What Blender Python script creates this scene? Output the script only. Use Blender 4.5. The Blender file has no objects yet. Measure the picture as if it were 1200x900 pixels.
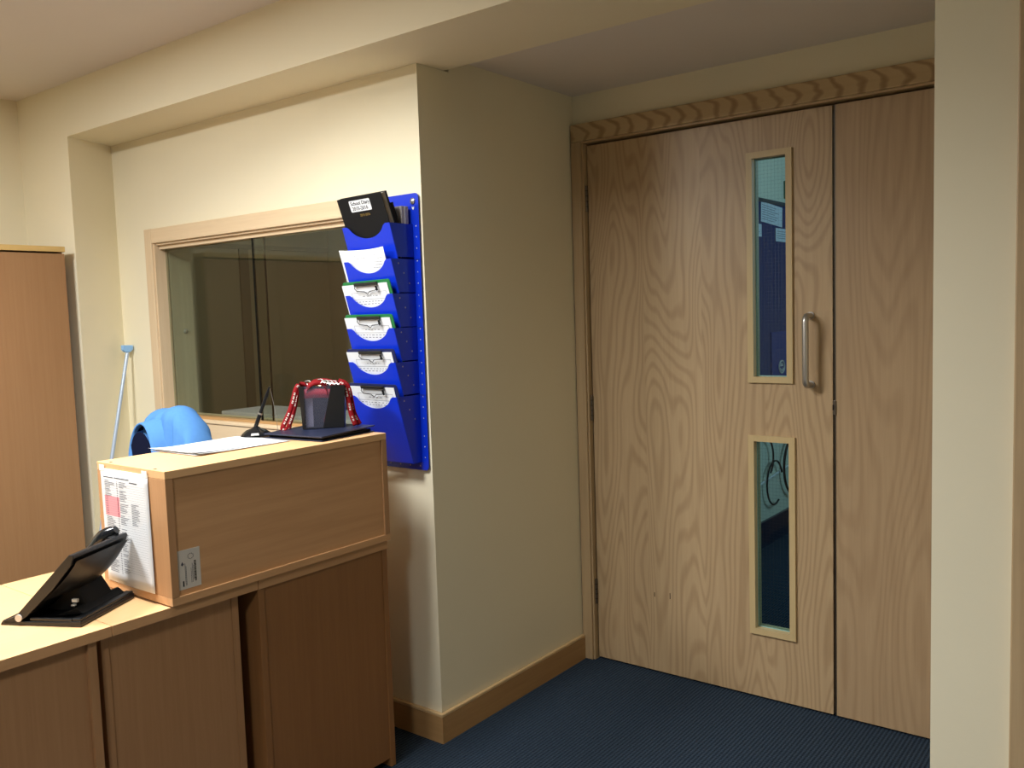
import bpy, bmesh, math, random
from mathutils import Matrix, Vector
random.seed(7)
S = bpy.context.scene
COL = S.collection
R = math.radians

# ---------------------------------------------------------------- camera
F_PX, YAW, PITCH, ROLL, CAM_H = 1030.11, 0.65865, -0.08080, 0.03217, 1.4066
cam = bpy.data.cameras.new('camera'); co = bpy.data.objects.new('camera', cam); COL.objects.link(co)
cam.sensor_fit = 'HORIZONTAL'; cam.sensor_width = 36; cam.lens = 36 * F_PX / 1200
cam.clip_start = .02; cam.clip_end = 60
def _rows():
    ca, sa, cb, sb, cc, sc = math.cos(YAW), math.sin(YAW), math.cos(PITCH), math.sin(PITCH), math.cos(ROLL), math.sin(ROLL)
    rz = Matrix(((ca, sa, 0), (-sa, ca, 0), (0, 0, 1)))
    rx = Matrix(((1, 0, 0), (0, cb, sb), (0, -sb, cb)))
    ry = Matrix(((cc, 0, -sc), (0, 1, 0), (sc, 0, cc)))
    return ry @ rx @ rz
r_ = _rows()
m = Matrix((r_[0], r_[2], -r_[1])).transposed().to_4x4()
m.translation = Vector((0, 0, CAM_H)); co.matrix_world = m
S.camera = co

# ---------------------------------------------------------------- world, lights, exposure
w = bpy.data.worlds.new('world'); S.world = w; w.use_nodes = True
w.node_tree.nodes['Background'].inputs[0].default_value = (.30, .36, .45, 1)
w.node_tree.nodes['Background'].inputs[1].default_value = .3
S.view_settings.view_transform = 'Standard'; S.view_settings.look = 'None'
S.view_settings.gamma = 1; S.view_settings.use_curve_mapping = False
S.view_settings.exposure = 0.0

def area(name, loc, size, power, color, spread=180, rot=(0, 0, 0), size_y=None):
    l = bpy.data.lights.new(name, 'AREA'); l.energy = power; l.color = color
    l.shape = 'RECTANGLE'; l.size = size; l.size_y = size_y or size; l.spread = R(spread)
    o = bpy.data.objects.new(name, l); COL.objects.link(o); o.location = loc; o.rotation_euler = rot
    return o
LAMPS = [(-1.95, 1.0, 33, 150), (-2.75, .30, 66, 180), (-.45, -.9, 30, 155)]  # second and third are unseen lamps added to brighten left walls and doors
for x, y, p, sp in LAMPS:
    area('ceiling_or_fill_light', (x, y, 2.385), .40, p, (.98, .99, .985), sp)
area('lobby_daylight', (.2, 4.6, 1.9), 1.2, 20, (.62, .82, 1), 180, (0, R(70), 0))
area('corridor_light', (-3.6, 3.2, 2.4), .6, 8, (1, .97, .9))

# ---------------------------------------------------------------- node helpers and materials
def srgb(c):
    return tuple(((v / 255) / 12.92 if v / 255 <= .04045 else ((v / 255 + .055) / 1.055) ** 2.4) for v in c) + (1,)
class NT:
    def __init__(s, name):
        s.m = bpy.data.materials.new(name); s.m.use_nodes = True; s.t = s.m.node_tree
        s.b = s.t.nodes['Principled BSDF']
    def n(s, typ, **kw):
        x = s.t.nodes.new(typ)
        for k, v in kw.items():
            if k[0] == 'i' and k[1:].isdigit(): s.put(x, int(k[1:]), v)
            else: setattr(x, k, v)
        return x
    def put(s, node, key, v):
        if isinstance(v, bpy.types.NodeSocket): s.t.links.new(v, node.inputs[key])
        else: node.inputs[key].default_value = v
    def math(s, op, a, b=0.0, c=None):
        x = s.n('ShaderNodeMath', operation=op); s.put(x, 0, a); s.put(x, 1, b)
        if c is not None: s.put(x, 2, c)
        return x.outputs[0]
    def mix(s, f, a, b, blend='MIX'):
        x = s.n('ShaderNodeMix', data_type='RGBA', blend_type=blend)
        s.put(x, 0, f); s.put(x, 6, a); s.put(x, 7, b); return x.outputs[2]
    def coords(s, scale=(1, 1, 1), loc=(0, 0, 0)):
        tc = s.n('ShaderNodeTexCoord'); mp = s.n('ShaderNodeMapping')
        s.put(mp, 0, tc.outputs['Object']); s.put(mp, 3, scale); s.put(mp, 1, loc); return mp.outputs[0]
    def noise(s, vec, scale=1., detail=2., rough=.5, dist=0.):
        x = s.n('ShaderNodeTexNoise'); s.put(x, 'Vector', vec); s.put(x, 'Scale', scale)
        s.put(x, 'Detail', detail); s.put(x, 'Roughness', rough); s.put(x, 'Distortion', dist); return x.outputs[0]
    def bump(s, h, strength, dist=.001):
        x = s.n('ShaderNodeBump'); s.put(x, 'Strength', strength); s.put(x, 'Distance', dist); s.put(x, 'Height', h)
        s.put(s.b, 'Normal', x.outputs[0])
    def ramp(s, f, lo, hi):
        x = s.n('ShaderNodeMapRange'); s.put(x, 0, f); s.put(x, 1, lo); s.put(x, 2, hi); x.clamp = True; return x.outputs[0]

def plain(name, c, rough=.5, metal=0., spec=.5, var=0.04, vscale=60):
    t = NT(name); base = srgb(c)
    n = t.noise(t.coords(), vscale, 3)
    dk = tuple(v * (1 - var * 2) for v in base[:3]) + (1,)
    t.put(t.b, 'Base Color', t.mix(n, dk, base))
    t.put(t.b, 'Roughness', rough); t.put(t.b, 'Metallic', metal); t.put(t.b, 'Specular IOR Level', spec)
    return t.m
def paint(name, c, bump=.25):
    t = NT(name); base = srgb(c)
    n = t.noise(t.coords(), 2.2, 3)
    t.put(t.b, 'Base Color', t.mix(n, tuple(v * .95 for v in base[:3]) + (1,), base))
    t.put(t.b, 'Roughness', .75); t.put(t.b, 'Specular IOR Level', .25)
    t.bump(t.noise(t.coords(), 160, 4, .6), bump, .0006)
    return t.m
AX = {'X': (0, 1, 2), 'Y': (1, 0, 2), 'Z': (2, 0, 1)}
def wood(name, light, dark, grain='Z', streak=.5, figure=0., fig_scale=(5.0, .8), leaf=0., rough=.42, off=(0, 0, 0), spec=.4, fig_k=16):
    """fine streaks along the grain axis plus optional cathedral figure (contours of a stretched noise)"""
    t = NT(name); g = AX[grain][0]
    sc = [38., 38., 38.]; sc[g] = 1.3
    fine = t.noise(t.coords(sc, off), 1.6, 4, .6)
    sc2 = [230., 230., 230.]; sc2[g] = 9.
    pores = t.noise(t.coords(sc2, off), 1.0, 2, .5)
    f = t.math('ADD', t.math('MULTIPLY', fine, streak), t.math('MULTIPLY', pores, streak * .45))
    if figure:
        sc3 = [fig_scale[0]] * 3; sc3[g] = fig_scale[1]
        v = t.coords(sc3, off)
        if leaf:      # veneer leaves: the figure jumps from one leaf to the next
            tc = t.n('ShaderNodeTexCoord'); sx = t.n('ShaderNodeSeparateXYZ'); t.put(sx, 0, tc.outputs['Object'])
            k = t.math('FLOOR', t.math('DIVIDE', sx.outputs[0], leaf))
            cx = t.n('ShaderNodeCombineXYZ'); t.put(cx, 1, t.math('MULTIPLY', k, 3.7)); t.put(cx, 2, t.math('MULTIPLY', k, .35))
            va = t.n('ShaderNodeVectorMath', operation='ADD'); t.put(va, 0, v); t.put(va, 1, cx.outputs[0]); v = va.outputs[0]
        ns = t.noise(v, 1.0, 1.5, .4, .15)
        s = t.math('SINE', t.math('MULTIPLY', ns, fig_k * 6.283))
        s = t.ramp(s, -.2, 1.0)
        f = t.math('ADD', f, t.math('MULTIPLY', s, figure))
        if leaf:
            wn = t.n('ShaderNodeTexWhiteNoise', noise_dimensions='1D'); t.put(wn, 'W', k)
            f = t.math('ADD', f, t.math('MULTIPLY', wn.outputs[0], .10))
    f = t.ramp(f, .18 * streak * 1.45 / .5 * .5, streak * 1.1 + figure + .12)
    t.put(t.b, 'Base Color', t.mix(f, srgb(light), srgb(dark)))
    t.put(t.b, 'Roughness', rough); t.put(t.b, 'Specular IOR Level', spec)
    t.bump(pores, .12, .0004)
    return t.m

M = {}
M['wall'] = paint('cream_wall_paint', (236, 227, 199))
M['ceiling'] = paint('white_ceiling_paint', (226, 219, 212))
M['lobby_wall'] = paint('lobby_wall_paint', (222, 222, 196))
M['beech_x'] = wood('beech_laminate_x', (217, 170, 122), (190, 140, 94), 'X', .5)
M['beech_y'] = wood('beech_laminate_y', (208, 162, 116), (182, 135, 90), 'Y', .5, .12, (9, .8), 0, .4, fig_k=6)
M['beech_z'] = wood('beech_laminate_z', (186, 142, 100), (164, 120, 80), 'Z', .5)
M['beech_dark_shaded'] = wood('dark_shaded_beech_z', (156, 110, 66), (136, 92, 54), 'Z', .5)  # redder brown of its own, with the rack's shadow also put into the colour
M['worktop'] = wood('worktop_laminate', (220, 177, 128), (206, 161, 113), 'Y', .45, rough=.38)
M['cupboard'] = wood('cupboard_laminate', (160, 122, 84), (144, 105, 70), 'Z', .5)
M['cupboard_top'] = plain('cupboard_top_edge', (206, 172, 108), .45)
M['oak_door'] = wood('oak_veneer_door', (200, 173, 135), (158, 129, 95), 'Z', .42, .24, (5.2, .8), .235, .42, fig_k=30)
M['oak_door_b'] = wood('oak_veneer_leaf', (188, 161, 126), (156, 127, 95), 'Z', .5, .16, (5, .5), .3, .42, (3.3, 1.7, .4), fig_k=24)
M['oak_trim'] = wood('oak_trim', (196, 170, 132), (166, 138, 102), 'Z', .5, .1, (9, .6), 0, .45, fig_k=5)
M['oak_trim_x'] = wood('pale_trim_x', (226, 204, 170), (206, 180, 144), 'X', .4)
M['pale_trim_z'] = wood('pale_trim_z', (224, 202, 168), (202, 176, 140), 'Z', .45)
M['jamb_grey'] = wood('greyish_jamb_z', (196, 186, 160), (166, 155, 130), 'Z', .5)
M['bead'] = wood('glazing_bead', (206, 182, 136), (188, 164, 118), 'Z', .4)
M['skirting_y'] = wood('skirting_wood_y', (184, 146, 98), (158, 120, 76), 'Y', .5)
M['skirting_x'] = wood('skirting_wood_x', (184, 146, 98), (158, 120, 76), 'X', .5)
M['skirting_cap'] = plain('skirting_rounded_top', (214, 182, 134), .4)
M['black'] = plain('black_plastic', (15, 16, 19), .38)
M['black_matt'] = plain('black_matt', (12, 12, 13), .7, spec=.25)
M['black_gloss'] = plain('black_gloss', (18, 20, 24), .14)
M['seam'] = plain('dark_gap', (30, 20, 14), .9)
M['navy'] = plain('navy_leatherette', (30, 36, 58), .32)
M['steel'] = plain('brushed_steel', (176, 174, 170), .32, .9, var=.08)
M['dark_steel'] = plain('aged_steel', (110, 100, 88), .4, .8)
M['brass'] = plain('gold_clip', (214, 190, 130), .25, .9)
M['alu'] = plain('satin_aluminium', (190, 186, 180), .36, .85)
M['blue'] = plain('blue_plastic', (8, 48, 196), .33, spec=.5)
M['paper'] = plain('white_paper', (216, 219, 222), .8, var=.015)
M['paper_grey'] = plain('grey_paper', (176, 170, 172), .7)
M['page_edge'] = plain('page_edges', (172, 162, 148), .8, var=.15, vscale=300)
M['ink'] = plain('grey_ink', (70, 74, 86), .8)
M['ink_light'] = plain('pale_grey_ink', (112, 116, 126), .8)
M['ink_dark'] = plain('black_ink', (10, 10, 14), .8)
M['pink'] = plain('pink_highlight', (250, 150, 158), .8)
M['gold'] = plain('gold_print', (128, 104, 48), .5)
M['green'] = plain('green_board', (28, 116, 60), .4)
M['navy_board'] = plain('navy_board', (28, 36, 84), .4)
M['white_plastic'] = plain('white_plastic', (232, 232, 226), .4)
M['red_ribbon'] = plain('red_ribbon', (128, 6, 16), .7, spec=.2, var=.12, vscale=200)
M['red_bright'] = plain('bright_red', (236, 32, 36), .5)
M['jacket'] = plain('light_blue_fleece', (86, 138, 200), .95, spec=.1, var=.06, vscale=90)
M['jacket_in'] = plain('navy_lining', (14, 20, 44), .95, spec=.1)
M['pole'] = plain('pale_blue_metal', (176, 192, 212), .35, .2)
M['pole_cap'] = plain('sky_blue_plastic', (140, 188, 236), .45)
M['board_blue'] = plain('dark_blue_felt', (44, 50, 104), .95, var=.1, vscale=20)
M['panel_blue'] = plain('deep_blue_panel', (14, 34, 120), .5)
M['sign_green'] = plain('sign_green', (30, 96, 66), .5)
M['chair_cloth'] = plain('charcoal_cloth', (44, 46, 54), .95)
M['sticker'] = plain('silver_sticker', (206, 200, 190), .45)
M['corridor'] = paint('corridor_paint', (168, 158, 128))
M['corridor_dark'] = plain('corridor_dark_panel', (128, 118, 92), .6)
M['lino'] = plain('corridor_floor', (90, 84, 76), .6)
# smoky translucent plastic
def smoky(name, tint, frac):
    t = NT(name); tr = t.n('ShaderNodeBsdfTransparent'); t.put(tr, 0, tint)
    t.put(t.b, 'Base Color', srgb((120, 122, 140))); t.put(t.b, 'Roughness', .22)
    mx = t.n('ShaderNodeMixShader'); t.put(mx, 0, frac); t.put(mx, 1, tr.outputs[0]); t.put(mx, 2, t.b.outputs[0])
    t.t.links.new(mx.outputs[0], t.t.nodes['Material Output'].inputs[0]); return t.m
M['smoky'] = smoky('smoky_plastic', (.80, .81, .88, 1), .15)
def glass(name, tint):
    t = NT(name); t.t.nodes.remove(t.b)
    tr = t.n('ShaderNodeBsdfTransparent'); t.put(tr, 0, tint)
    gl = t.n('ShaderNodeBsdfGlossy'); t.put(gl, 'Roughness', .03)
    fr = t.n('ShaderNodeFresnel'); gm = t.n('ShaderNodeNewGeometry')
    t.put(fr, 0, t.math('ADD', 1.45, t.math('MULTIPLY', gm.outputs['Backfacing'], 1 / 1.45 - 1.45)))
    mx = t.n('ShaderNodeMixShader'); t.put(mx, 0, fr.outputs[0]); t.put(mx, 1, tr.outputs[0]); t.put(mx, 2, gl.outputs[0])
    t.t.links.new(mx.outputs[0], t.t.nodes['Material Output'].inputs[0]); return t.m
M['glass'] = glass('window_glass', (.82, .86, .82, 1))
M['door_glass'] = glass('wired_door_glass', (.72, .88, .92, 1))
M['glass_edge'] = plain('glass_edge', (8, 12, 10), .8, spec=.1)
M['glass_edge_pale'] = plain('pale_glass_edge', (150, 196, 190), .3)
def make_head():      # architrave over the door: strong curved grain marks across its length
    t = NT('oak_head_trim'); tc = t.n('ShaderNodeTexCoord'); s = t.n('ShaderNodeSeparateXYZ'); t.put(s, 0, tc.outputs['Object'])
    x, z = s.outputs[0], s.outputs[2]
    dz = t.math('SUBTRACT', z, 2.066)
    q = t.math('MULTIPLY', t.math('MULTIPLY', dz, dz), 22.)
    nn = t.math('MULTIPLY', t.noise(t.coords((7, 7, 18)), 1, 2), .085)
    u = t.math('ADD', t.math('ADD', x, q), nn)
    u = t.math('ADD', u, t.math('MULTIPLY', dz, -.45))
    sn = t.math('SINE', t.math('MULTIPLY', u, 92.))
    fine = t.noise(t.coords((1.5, 60, 60)), 1.2, 3)
    f = t.ramp(sn, .15, 1.0)
    f = t.math('ADD', t.math('MULTIPLY', f, .62), t.math('MULTIPLY', fine, .3))
    t.put(t.b, 'Base Color', t.mix(f, srgb((200, 174, 132)), srgb((140, 110, 74)))); t.put(t.b, 'Roughness', .45)
    return t.m
M['oak_head'] = make_head()
def make_carpet():
    t = NT('ribbed_blue_carpet'); tc = t.n('ShaderNodeTexCoord'); s = t.n('ShaderNodeSeparateXYZ'); t.put(s, 0, tc.outputs['Object'])
    rib = t.math('SINE', t.math('MULTIPLY', s.outputs[0], 6.283 / .0125))
    br = t.noise(t.coords((90, 160, 1)), 1.0, 3, .7)
    spk = t.noise(t.coords((1, 1, 1)), 420, 2, .6)
    cross = t.math('SINE', t.math('ADD', t.math('MULTIPLY', s.outputs[1], 6.283 / .011), t.math('MULTIPLY', br, 5)))
    h = t.math('ADD', t.math('MULTIPLY', rib, .5), t.math('MULTIPLY', cross, .22))
    f = t.ramp(t.math('ADD', h, t.math('MULTIPLY', br, 1.1)), -.25, 1.35)
    c = t.mix(f, srgb((20, 28, 38)), srgb((62, 77, 93)))
    c = t.mix(t.ramp(spk, .56, .78), c, srgb((96, 114, 132)))
    big = t.noise(t.coords(), 3, 2)
    c = t.mix(t.math('MULTIPLY', big, .25), c, srgb((30, 44, 66)))
    t.put(t.b, 'Base Color', c); t.put(t.b, 'Roughness', 1.0); t.put(t.b, 'Specular IOR Level', .1)
    t.bump(t.math('ADD', h, t.math('MULTIPLY', spk, .8)), .9, .003)
    return t.m
M['carpet'] = make_carpet()
def emit(name, c, st):
    t = NT(name); t.put(t.b, 'Emission Color', c); t.put(t.b, 'Emission Strength', st); return t.m
M['diffuser'] = emit('lit_diffuser', (1, .95, .86, 1), 3)

# ---------------------------------------------------------------- mesh builder
class MB:
    def __init__(s): s.v = []; s.f = []
    def add(s, v, f):
        o = len(s.v); s.v += [tuple(p) for p in v]; s.f += [tuple(o + i for i in q) for q in f]; return s
    def box(s, x0, x1, y0, y1, z0, z1, bev=0.):
        if bev <= 0:
            v = [(x, y, z) for z in (z0, z1) for y in (y0, y1) for x in (x0, x1)]
            return s.add(v, [(0, 2, 3, 1), (4, 5, 7, 6), (0, 1, 5, 4), (2, 6, 7, 3), (0, 4, 6, 2), (1, 3, 7, 5)])
        bm = bmesh.new(); bmesh.ops.create_cube(bm, size=1)
        for q in bm.verts:
            q.co = Vector(((x0 + x1) / 2 + q.co.x * (x1 - x0), (y0 + y1) / 2 + q.co.y * (y1 - y0), (z0 + z1) / 2 + q.co.z * (z1 - z0)))
        bmesh.ops.bevel(bm, geom=list(bm.edges), offset=bev, segments=2, affect='EDGES', profile=.5)
        return s.bm(bm)
    def bm(s, bm):
        bm.verts.index_update(); s.add([v.co[:] for v in bm.verts], [[v.index for v in f.verts] for f in bm.faces]); bm.free(); return s
    def plate(s, u0, u1, z0, z1, y0, y1, holes, axis='Y'):
        """solid slab spanning u and z, between y0 and y1, with rectangular holes (u0,u1,z0,z1)"""
        us = sorted({u0, u1, *[h[0] for h in holes], *[h[1] for h in holes]}); zs = sorted({z0, z1, *[h[2] for h in holes], *[h[3] for h in holes]})
        def solid(i, j):
            if i < 0 or j < 0 or i >= len(us) - 1 or j >= len(zs) - 1: return False
            cu, cz = (us[i] + us[i + 1]) / 2, (zs[j] + zs[j + 1]) / 2
            return not any(h[0] < cu < h[1] and h[2] < cz < h[3] for h in holes)
        P = (lambda u, y, z: (u, y, z)) if axis == 'Y' else (lambda u, y, z: (y, u, z))
        for i in range(len(us) - 1):
            for j in range(len(zs) - 1):
                if not solid(i, j): continue
                a, b, c, d = us[i], us[i + 1], zs[j], zs[j + 1]
                qs = [[(a, y0, c), (b, y0, c), (b, y0, d), (a, y0, d)], [(a, y1, c), (a, y1, d), (b, y1, d), (b, y1, c)]]
                if not solid(i - 1, j): qs.append([(a, y0, c), (a, y0, d), (a, y1, d), (a, y1, c)])
                if not solid(i + 1, j): qs.append([(b, y0, c), (b, y1, c), (b, y1, d), (b, y0, d)])
                if not solid(i, j - 1): qs.append([(a, y0, c), (a, y1, c), (b, y1, c), (b, y0, c)])
                if not solid(i, j + 1): qs.append([(a, y0, d), (b, y0, d), (b, y1, d), (a, y1, d)])
                for q in qs: s.add([P(*p) for p in q], [(0, 1, 2, 3)])
        return s
    def prism(s, pts, axis, a, b):
        """polygon extruded along axis from a to b; pts are the two other coordinates in order"""
        def P(p, t):
            return {'X': (t, p[0], p[1]), 'Y': (p[0], t, p[1]), 'Z': (p[0], p[1], t)}[axis]
        n = len(pts)
        return s.add([P(p, a) for p in pts] + [P(p, b) for p in pts],
                     [tuple(range(n))[::-1], tuple(range(n, 2 * n))] + [(i, (i + 1) % n, n + (i + 1) % n, n + i) for i in range(n)])
    def tube(s, pts, r, seg=8, cap=True):
        pts = [Vector(p) for p in pts]; n = len(pts); rr = r if isinstance(r, (list, tuple)) else [r] * n
        base = len(s.v); prev = None
        for i, p in enumerate(pts):
            d = (pts[min(i + 1, n - 1)] - pts[max(i - 1, 0)]).normalized()
            if prev is None:
                u = d.cross(Vector((0, 0, 1)));
                if u.length < .1: u = d.cross(Vector((1, 0, 0)))
            else: u = prev - d * prev.dot(d)
            u.normalize(); prev = u; w_ = d.cross(u)
            for k in range(seg):
                a = 2 * math.pi * k / seg; s.v.append(tuple(p + (u * math.cos(a) + w_ * math.sin(a)) * rr[i]))
        for i in range(n - 1):
            for k in range(seg):
                a = base + i * seg + k; b = base + i * seg + (k + 1) % seg
                s.f.append((a, b, b + seg, a + seg))
        if cap:
            s.f.append(tuple(base + k for k in range(seg))[::-1]); s.f.append(tuple(base + (n - 1) * seg + k for k in range(seg)))
        return s
    def lathe(s, prof, c=(0, 0, 0), seg=24, sx=1., sy=1.):
        base = len(s.v); n = len(prof)
        for r, z in prof:
            for k in range(seg):
                a = 2 * math.pi * k / seg; s.v.append((c[0] + r * math.cos(a) * sx, c[1] + r * math.sin(a) * sy, c[2] + z))
        for i in range(n - 1):
            for k in range(seg):
                a = base + i * seg + k; b = base + i * seg + (k + 1) % seg; s.f.append((a, b, b + seg, a + seg))
        s.f.append(tuple(base + k for k in range(seg))[::-1]); s.f.append(tuple(base + (n - 1) * seg + k for k in range(seg)))
        return s
    def grid(s, fn, nu, nv):
        v = [fn(i / nu, j / nv) for j in range(nv + 1) for i in range(nu + 1)]
        return s.add(v, [(j * (nu + 1) + i, j * (nu + 1) + i + 1, (j + 1) * (nu + 1) + i + 1, (j + 1) * (nu + 1) + i) for j in range(nv) for i in range(nu)])
    def xf(s, mat):
        s.v = [tuple(mat @ Vector(p)) for p in s.v]; return s

def root_of(o):
    while o.parent: o = o.parent
    return o
def frame_of(o):
    r = root_of(o); return Matrix.Translation(r.location) @ r.rotation_euler.to_matrix().to_4x4()
def build(name, mb, mat, parent=None, label=None, world=True, smooth=False, solid=0., bevel=0., stuff=False, origin=None):
    if parent is not None and world: mb.xf(frame_of(parent).inverted())
    if parent is None and origin is not None: mb.xf(Matrix.Translation(Vector(origin)).inverted())
    me = bpy.data.meshes.new(name); me.from_pydata(mb.v, [], mb.f); me.update()
    bm = bmesh.new(); bm.from_mesh(me); bmesh.ops.recalc_face_normals(bm, faces=bm.faces); bm.to_mesh(me); bm.free()
    if smooth:
        me.shade_smooth()
        try: me.set_sharp_from_angle(angle=R(38))
        except Exception: pass
    me.materials.append(M[mat] if isinstance(mat, str) else mat)
    o = bpy.data.objects.new(name, me); COL.objects.link(o)
    if parent is not None: o.parent = parent
    if origin is not None and parent is None: o.location = origin
    if solid: q = o.modifiers.new('s', 'SOLIDIFY'); q.thickness = solid; q.offset = 0
    if bevel: q = o.modifiers.new('b', 'BEVEL'); q.width = bevel; q.segments = 2; q.limit_method = 'ANGLE'; q.angle_limit = R(40)
    if label: o['label'] = label
    if stuff: o['kind'] = 'stuff'
    return o
def thing(name, label, cat, loc=(0, 0, 0), rz=0., group=None):
    o = bpy.data.objects.new(name, None); COL.objects.link(o); o.empty_display_size = .05
    o.location = loc; o.rotation_euler = (0, 0, rz); o['label'] = label; o['category'] = cat
    if group: o['group'] = group
    return o
def tag(o, label, cat, group=None):
    o['label'] = label; o['category'] = cat
    if group: o['group'] = group
    return o
def struct(name, mb, mat, label, cat='wall', **k):
    o = build(name, mb, mat, **k); o['kind'] = 'structure'; o['label'] = label; o['category'] = cat; return o
def struct_root(name, label, cat, loc=(0, 0, 0)):
    o = thing(name, label, cat, loc); o['kind'] = 'structure'; return o
def text(name, body, size, mat, parent, mtx, depth=.0003):
    """flat lettering turned into a mesh; mtx places its left baseline corner (x right, y up)"""
    c = bpy.data.curves.new(name, 'FONT'); c.body = body; c.size = size; c.extrude = depth; c.offset = size * .012; c.resolution_u = 2
    t = bpy.data.objects.new(name, c); COL.objects.link(t)
    dg = bpy.context.evaluated_depsgraph_get(); me = bpy.data.meshes.new_from_object(t.evaluated_get(dg))
    bpy.data.objects.remove(t)
    inv = frame_of(parent).inverted() @ mtx
    me.transform(inv); me.materials.clear(); me.materials.append(M[mat]); me.name = name
    o = bpy.data.objects.new(name, me); COL.objects.link(o); o.parent = parent; return o
def frame3(o, ux, uy):
    ux = Vector(ux).normalized(); uy = Vector(uy); uy = (uy - ux * uy.dot(ux)).normalized(); n = ux.cross(uy)
    m_ = Matrix((ux, uy, n)).transposed().to_4x4(); m_.translation = Vector(o); return m_

# ================================================================ ROOM SHELL
XR, YW, YB, YD = -1.927, 2.056, 1.824, 2.935      # return wall, window wall, beam face, door face
ZS, ZC, ZA = 2.19, 2.403, 2.235                   # soffit, office ceiling, alcove ceiling
XL, XP, ZTOP = -4.118, -.44, 2.55
XBK, YBK, XRT = -.285, -3.2, 1.9
struct('floor', MB().box(XL - .1, XRT + .1, YBK - .1, 6.6, -.1, 0), 'carpet', 'dark blue ribbed carpet in front of the oak doors', 'floor')
struct('ceiling', MB().box(XL - .1, XRT + .1, YBK - .1, YB, ZC, ZTOP), 'ceiling', 'white office ceiling at the top left', 'ceiling')
struct('wall_left', MB().box(XL - .1, XL, YBK, YW + .15, 0, ZTOP), 'wall', 'cream wall at the far left behind the tall cupboard')
struct('wall_rear', MB().box(XL - .1, XRT + .1, YBK - .1, YBK, 0, ZTOP), 'wall', 'cream office wall behind the camera')
struct('wall_right', MB().box(XRT, XRT + .1, YBK, 3.1, 0, ZTOP), 'wall', 'cream office wall off to the right')
# stub of wall left of the recess, its recess-side face slightly splayed
struct('wall_recess', MB().prism([(XL, YB), (-3.688, YB), (-3.775, YW), (XL, YW)], 'Z', 0, ZS), 'wall', 'narrow cream wall between tall cupboard and window recess')
# boxed beam over the recess and the alcove
struct('trim_beam', MB().box(XL, XRT, YB, 2.18, ZS, ZTOP, 0), 'wall', 'cream boxed beam running above the window and the alcove', 'beam')
WX0, WX1, WZ0, WZ1 = -3.475, -2.17, 1.00, 1.745     # window opening
struct('wall_window', MB().plate(-3.80, XR, 0, ZS, YW, YW + .15, [(WX0, WX1, WZ0, WZ1)]), 'wall', 'cream wall around the sliding window, behind the blue rack')
struct('wall_return', MB().box(XR - .1, XR, YW + .15, YD + .1, 0, ZA), 'wall', 'shaded cream return wall between the rack and the oak doors')
struct('wall_door', MB().plate(XR - .1, XP + .3, 0, ZA, YD - .008, YD + .10, [(-1.878, XP + .06, 0, 2.052)]), 'wall', 'strip of cream wall above the oak doors')
struct('wall_pillar', MB().box(XP, XBK, YW, YD + .1, 0, ZS), 'wall', 'tall cream pillar on the right of the oak doors')
struct('wall_far_right', MB().box(XBK, XRT + .1, YW + .06, YD + .1, 0, ZS), 'wall', 'cream wall right of the pillar, beyond the wooden trim')
struct('ceiling_alcove', MB().box(XR - .1, XP + .3, 2.18, YD + .10, ZA, ZTOP), 'ceiling', 'shaded white ceiling of the alcove above the oak doors', 'ceiling')
struct('trim_right', MB().box(XBK + .002, XBK + .09, YW - .02, YW + .06, 0, ZS - .01, .003), 'oak_trim', 'brown wooden upright trim at the right edge beside the pillar', 'trim')

def skirting(name, label, pts, mat):
    """L-shaped or straight run: list of axis aligned boxes with a rounded top"""
    r0 = struct_root(name, label, 'skirting board', (pts[0][0], pts[0][2], 0))
    mb = MB(); cp = MB()
    for x0, x1, y0, y1 in pts:
        mb.box(x0, x1, y0, y1, 0, .088); cp.box(x0, x1, y0, y1, .088, .100, .003)
    build('board', mb, mat, r0); build('rounded_top', cp, 'skirting_cap', r0)
SK = .014
skirting('baseboard_window', 'wooden skirting board under the blue rack', [(-3.75, XR + SK, YW - SK, YW - .0005)], 'skirting_x')
skirting('baseboard_return', 'wooden skirting board along the shaded return wall', [(XR + .0005, XR + SK, YW - .0004, YD - .034)], 'skirting_y')
skirting('baseboard_pillar', 'wooden skirting board at the foot of the pillar', [(XP - .012, XP - .0005, YW + .01, YD - .05)], 'skirting_y')

# ---------------------------------------------------------------- door frame
df = struct_root('trim_door_frame', 'pale oak frame and architrave round the double doors', 'door frame', (-1.9, YD, 0))
build('architrave', MB().box(-1.924, -1.880, YD - .032, YD - .009, 0, 2.055, .003), 'oak_trim', df)
build('architrave', MB().box(-1.924, XP - .002, YD - .032, YD - .009, 2.0555, 2.122, .003), 'oak_head', df, label='oak head board with bold curved grain marks')
build('jamb', MB().box(-1.8795, -1.873, YD - .022, YD + .08, 0, 2.048), 'oak_trim', df)
build('head_lining', MB().box(-1.8795, XP - .002, YD - .022, YD + .08, 2.0485, 2.0552), 'oak_trim', df)
build('door_stop', MB().box(-1.8725, -1.860, YD + .046, YD + .062, 0, 2.040).box(-1.8725, XP - .01, YD + .046, YD + .062, 2.036, 2.0484), 'seam', df)

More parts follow.
